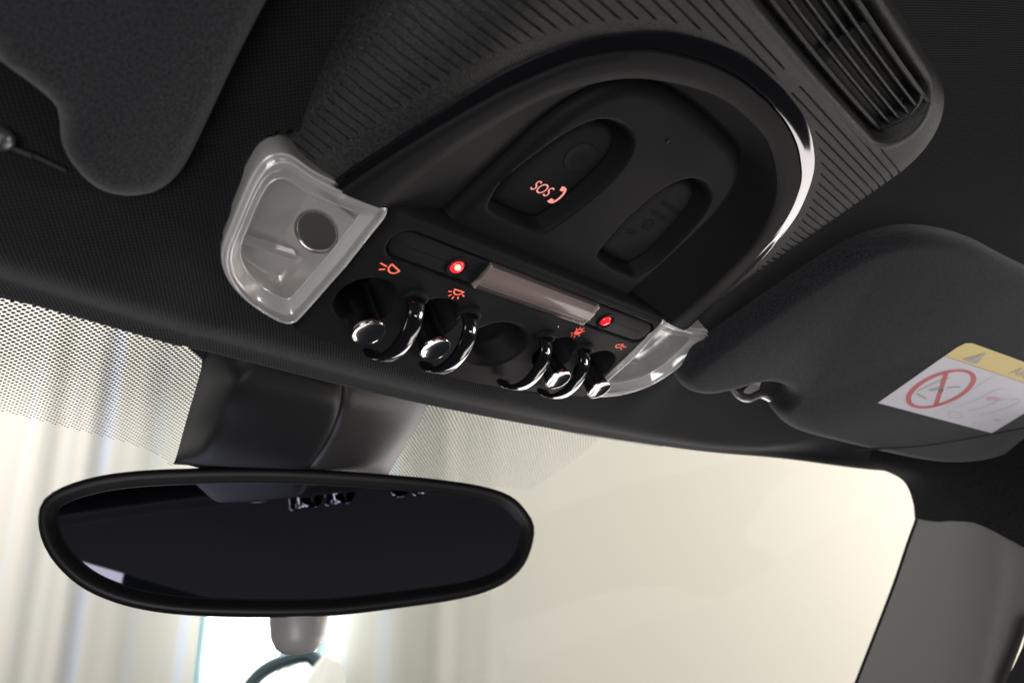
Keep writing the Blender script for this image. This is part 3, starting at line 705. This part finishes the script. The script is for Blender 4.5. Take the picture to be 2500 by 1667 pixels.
mesh('seat_symbol', *join(stroke([(.50,.12),(.54,.07),(.60,.07),(.63,.12),(.58,.155),(.52,.155),(.50,.12)], .009, f, 30), stroke([(.49,.22),(.55,.38),(.57,.55),(.60,.62)], .006, f, 20), stroke([(.60,.22),(.66,.30),(.70,.47),(.74,.52)], .012, f, 20), stroke([(.72,.20),(.80,.34),(.84,.50),(.80,.56),(.77,.50)], .008, f, 24)), 'lfaint', lbl)
mesh('balloon_symbol', *stroke([(.60,.44),(.66,.47),(.69,.46)], .055, f, 10), 'lpink', lbl)
mesh('conformity_mark', *join(stroke([(.79,.10),(.77,.07),(.79,.04)], .008, f, 10), stroke([(.85,.10),(.83,.07),(.85,.04)], .008, f, 10), stroke([(.86,.20),(.92,.21)], .03, f, 5)), 'lfaint', lbl)
mesh('warning_triangle', *(np.array([f(*p) for p in ((.115,.80),(.235,.80),(.195,.955))]), [(0,1,2)]), 'lgrey', lbl)
f4 = lb(.004); mesh('exclamation_mark', *join(stroke([(.178,.845),(.190,.915)], .010, f4), stroke([(.172,.815),(.175,.828)], .010, f4)), 'lyellow', lbl)
text_mesh('AIRBAG', .16, lambda x, y: f(.50+x*.52, .872+y*1.0), 'airbag_lettering', 'lgrey', lbl, align='LEFT')
vc = thing('visor_clip', (1.06, .53, -.02), 'small dark clip in the notch of the labelled right visor', 'clip')
mesh('clip_arm', *tube(catmull(np.array([on_pl(1688, 902, VA, VB_, VC)+[0,0,.02], on_pl(1705, 918, VA, VB_, VC)+[0,0,.02], on_pl(1730, 925, VA, VB_, VC)+[0,0,.02], on_pl(1760, 921, VA, VB_, VC)+[0,0,.03], on_pl(1785, 935, VA, VB_, VC)+[0,0,.04]]), 20), np.r_[np.linspace(.006,.014,8), np.full(12,.013)], 10), 'steel', vc)
mesh('clip_base', *box((1.05, .56, .0), (.10, .07, .09), .015), 'mirbody', vc)

vl = thing('sun_visor', (-.95, .3, -.02), 'plain black cloth sun visor at the upper left', 'sun visor', 'sun visors against the headliner')
OLV = [(-1.10,.455),(-1.024,.487),(-.985,.501),(-.955,.517),(-.941,.540),(-.927,.572),(-.900,.600),(-.864,.616),(-.829,.611),(-.797,.588),(-.781,.550),(-.779,.495),(-.787,.345),(-.789,.20),(-.785,.05),(-.80,-.08),(-.88,-.19),(-1.05,-.235),(-1.5,-.25),(-1.9,-.2),(-1.98,0),(-1.9,.33),(-1.5,.42)]
pillow('visor_pad', OLV, lambda u, v: .022+0*u, .042, 'visor', vl, n=260, rows_d=(0,.0006,.004,.012,.024,.038))
cl = thing('visor_clip', (-1.0, .55, .05), 'dark pivot clip with metal rod in the notch of the left visor', 'clip')
def pw(x, y, w): d = ray(x, y); return CAMP+d*((w-CAMP[2])/d[2])
mesh('pivot_rod', *tube([pw(22,338,.01), pw(72,358,.01)], .0034, 8), 'steel', cl)
mesh('pivot_pin', *tube([pw(76,357,.012), pw(150,392,.012)], .0024, 8), 'steel', cl)
mesh('pivot_ball', *lathe(pw(0,318,.012), (0, 0, 1), [(-.016,.001),(-.014,.009),(-.007,.015),(0,.017),(.007,.015),(.02,.013)], 20), 'steel', cl, smooth=60)
mesh('clip_base', *box(pw(45, 290, .05), (.12, .07, .05), .01), 'mirbody', cl)

# ================================================================== MIRROR
MN = np.array([-.477,-.780,-.405]); MN /= np.linalg.norm(MN); MC = np.array([.057,1.697,.168])
MX = np.array([1.,0,0])-MN[0]*MN; MX /= np.linalg.norm(MX); MY = np.cross(MN, MX)
mr_ = thing('rearview_mirror', MC-MN*.1, 'black framed rear-view mirror hanging in front of the windscreen', 'mirror')
MO = np.array([(-118,18),(-113,31),(-88,39.5),(-46,41.5),(11,39.5),(85,31.5),(126,22.5),(142,9),(145,-5),(134,-25),(108,-36),(57,-39.5),(11,-39.5),(-53,-32.5),(-89,-20.5),(-110,-2)])/180.
MO2 = catmull(MO, 120, True)
def mrow(d, h):
    Q = inset(MO2, d); return MC+np.outer(Q[:, 0], MX)+np.outer(Q[:, 1], MY)+MN*h
rows = [mrow(.10, -.17), mrow(.05, -.155), mrow(.015, -.10), mrow(.002, -.05), mrow(0, -.02), mrow(.003, .003), mrow(.010, .012), mrow(.020, .014), mrow(.032, .008), mrow(.042, -.002), mrow(.050, -.006)]
v, f_ = triangulate(rows[0])
mesh('frame', *join(grid(rows, True), (v, f_)), 'mirbody', mr_, smooth=60)
v, f_ = triangulate(mrow(.047, -.003)); mesh('mirror_glass', v, f_, 'mirglass', mr_)
rim = mrow(.0485, -.0015); rim = np.vstack([rim, rim[:1]]); mesh('glass_edge', *tube(rim, .0022, 6, False), 'mirbody', mr_)
def mp(x, y, h): return MC+MX*x/180+MY*y/180+MN*h
kx = 9
mesh('control_knob', *lathe(mp(kx, -30, -.09), -MY, [(0,.085),(.06,.085),(.105,.080),(.135,.066),(.150,.045),(.155,.02),(.156,.001)], 32), 'knob', mr_, smooth=60)
mesh('stalk', *tube([mp(10, 10, -.10), mp(8, 25, -.30), (.05, 1.62, .42)], [.06,.05,.08], 16), 'mirbody', mr_, smooth=60)
# cover of the sensors between header and mirror
cv = thing('sensor_cover', (-.1, 1.3, .2), 'dark plastic sensor cover on the windscreen above the mirror', 'cover')
def gp(x, y, off): d = ray(x, y); b = GB; t = (GA-off+0-CAMP[2])/(d[2]-b*d[1]); return CAMP+t*d
def shell(name, off, secdef, m):
    secs = []
    for xs, y0, y1, k, xr in secdef:
        xs = np.array(xs, float); ys = y0+(y1-y0)*(xs-xr[0])/(xr[1]-xr[0])
        secs.append(catmull(np.array([gp(x_, y_, o_*k) for x_, y_, o_ in zip(xs, ys, off)]), 50))
    secs = np.array(secs); dn = np.stack([catmull(secs[:, i], 30) for i in range(secs.shape[1])], 1)
    return mesh(name, *grid(list(dn)), m, cv, smooth=70)
shell('cover_shell', (0, .060, .108, .118, .121, .119, .108, .060),
      [((478,510,552,585,690,765,785,792), 775, 918, .45, (478, 985)), ((458,496,540,572,680,755,777,785), 862, 962, 1, (458, 968)),
       ((430,466,508,540,650,732,754,762), 958, 1012, 1, (430, 938)), ((405,436,468,502,610,690,712,720), 1048, 1074, .9, (405, 900)), ((398,428,460,494,600,680,702,712), 1066, 1094, .1, (398, 892))], 'cover')
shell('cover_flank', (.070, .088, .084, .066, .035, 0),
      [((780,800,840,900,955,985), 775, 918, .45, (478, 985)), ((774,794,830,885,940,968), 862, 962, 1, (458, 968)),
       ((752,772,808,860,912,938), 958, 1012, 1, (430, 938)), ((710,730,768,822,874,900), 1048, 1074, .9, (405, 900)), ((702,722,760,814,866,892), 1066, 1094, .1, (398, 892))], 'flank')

# ================================================================== WINDOW OF THE SHOWROOM, CAR OUTSIDE IT
def rm(px, py, b):      # point of the room seen along a sight line at distance b ahead
    d = RT @ Vector(ray(px, py)); k = b/(d @ FH); p = d*k; return np.array((p @ RH, b, p.z))
a0 = rm(462, 1568, 3.05); a1 = rm(636, 1568, 3.05)
wx0, wx1 = a0[0], a1[0]
wn = bpy.data.objects.new('window', None); COL.objects.link(wn); wn['ro'] = [(wx0+wx1)/2, 3.05, -.9]
wn.location = room(*wn['ro']); wn.rotation_euler = (0, 0, math.atan2(RH.y, RH.x)); setp(wn, 'bright daylit showroom window with pale cyan frame under the mirror', 'window')
def rbox(x0, x1, y0, y1, z0, z1): return box(((x0+x1)/2, (y0+y1)/2, (z0+z1)/2), (x1-x0, y1-y0, z1-z0), .008)
room_obj('pane', *rbox(wx0, wx1, 3.05, 3.07, -.6, .75), 'sky', parent=wn)
for x0, x1 in ((wx0-.03, wx0), (wx1, wx1+.03), (wx1+.14, wx1+.17)): room_obj('frame', *rbox(x0, x1, 3.03, 3.08, -.62, .78), 'wframe', parent=wn)
room_obj('pane', *rbox(wx1+.03, wx1+.14, 3.055, 3.075, -.6, .75), 'sky', parent=wn)
pc = bpy.data.objects.new('parked_car', None); COL.objects.link(pc); c0 = rm(650, 1640, 2.6); pc['ro'] = c0.tolist()
pc.location = room(*c0); pc.rotation_euler = (0, 0, math.atan2(RH.y, RH.x)); setp(pc, 'blurred pale car roof with dark window line in front of the bright window', 'car')
def carpt(L, b): return np.array([rm(x, y, b) for x, y in L])
roofl = carpt([(560,1620),(590,1575),(640,1545),(700,1532),(722,1560),(720,1640)], 2.6)
rf = catmull(roofl, 30); rows = [rf+[0, k*.12, -.03*abs(k-2)] for k in range(5)]
room_obj('body', *grid(rows), 'carwhite', parent=pc)
arc = catmull(carpt([(560,1590),(600,1545),(650,1518),(705,1505),(728,1520)], 2.58), 24)
room_obj('window_line', *tube(arc, .022, 8), 'carglass', parent=pc)
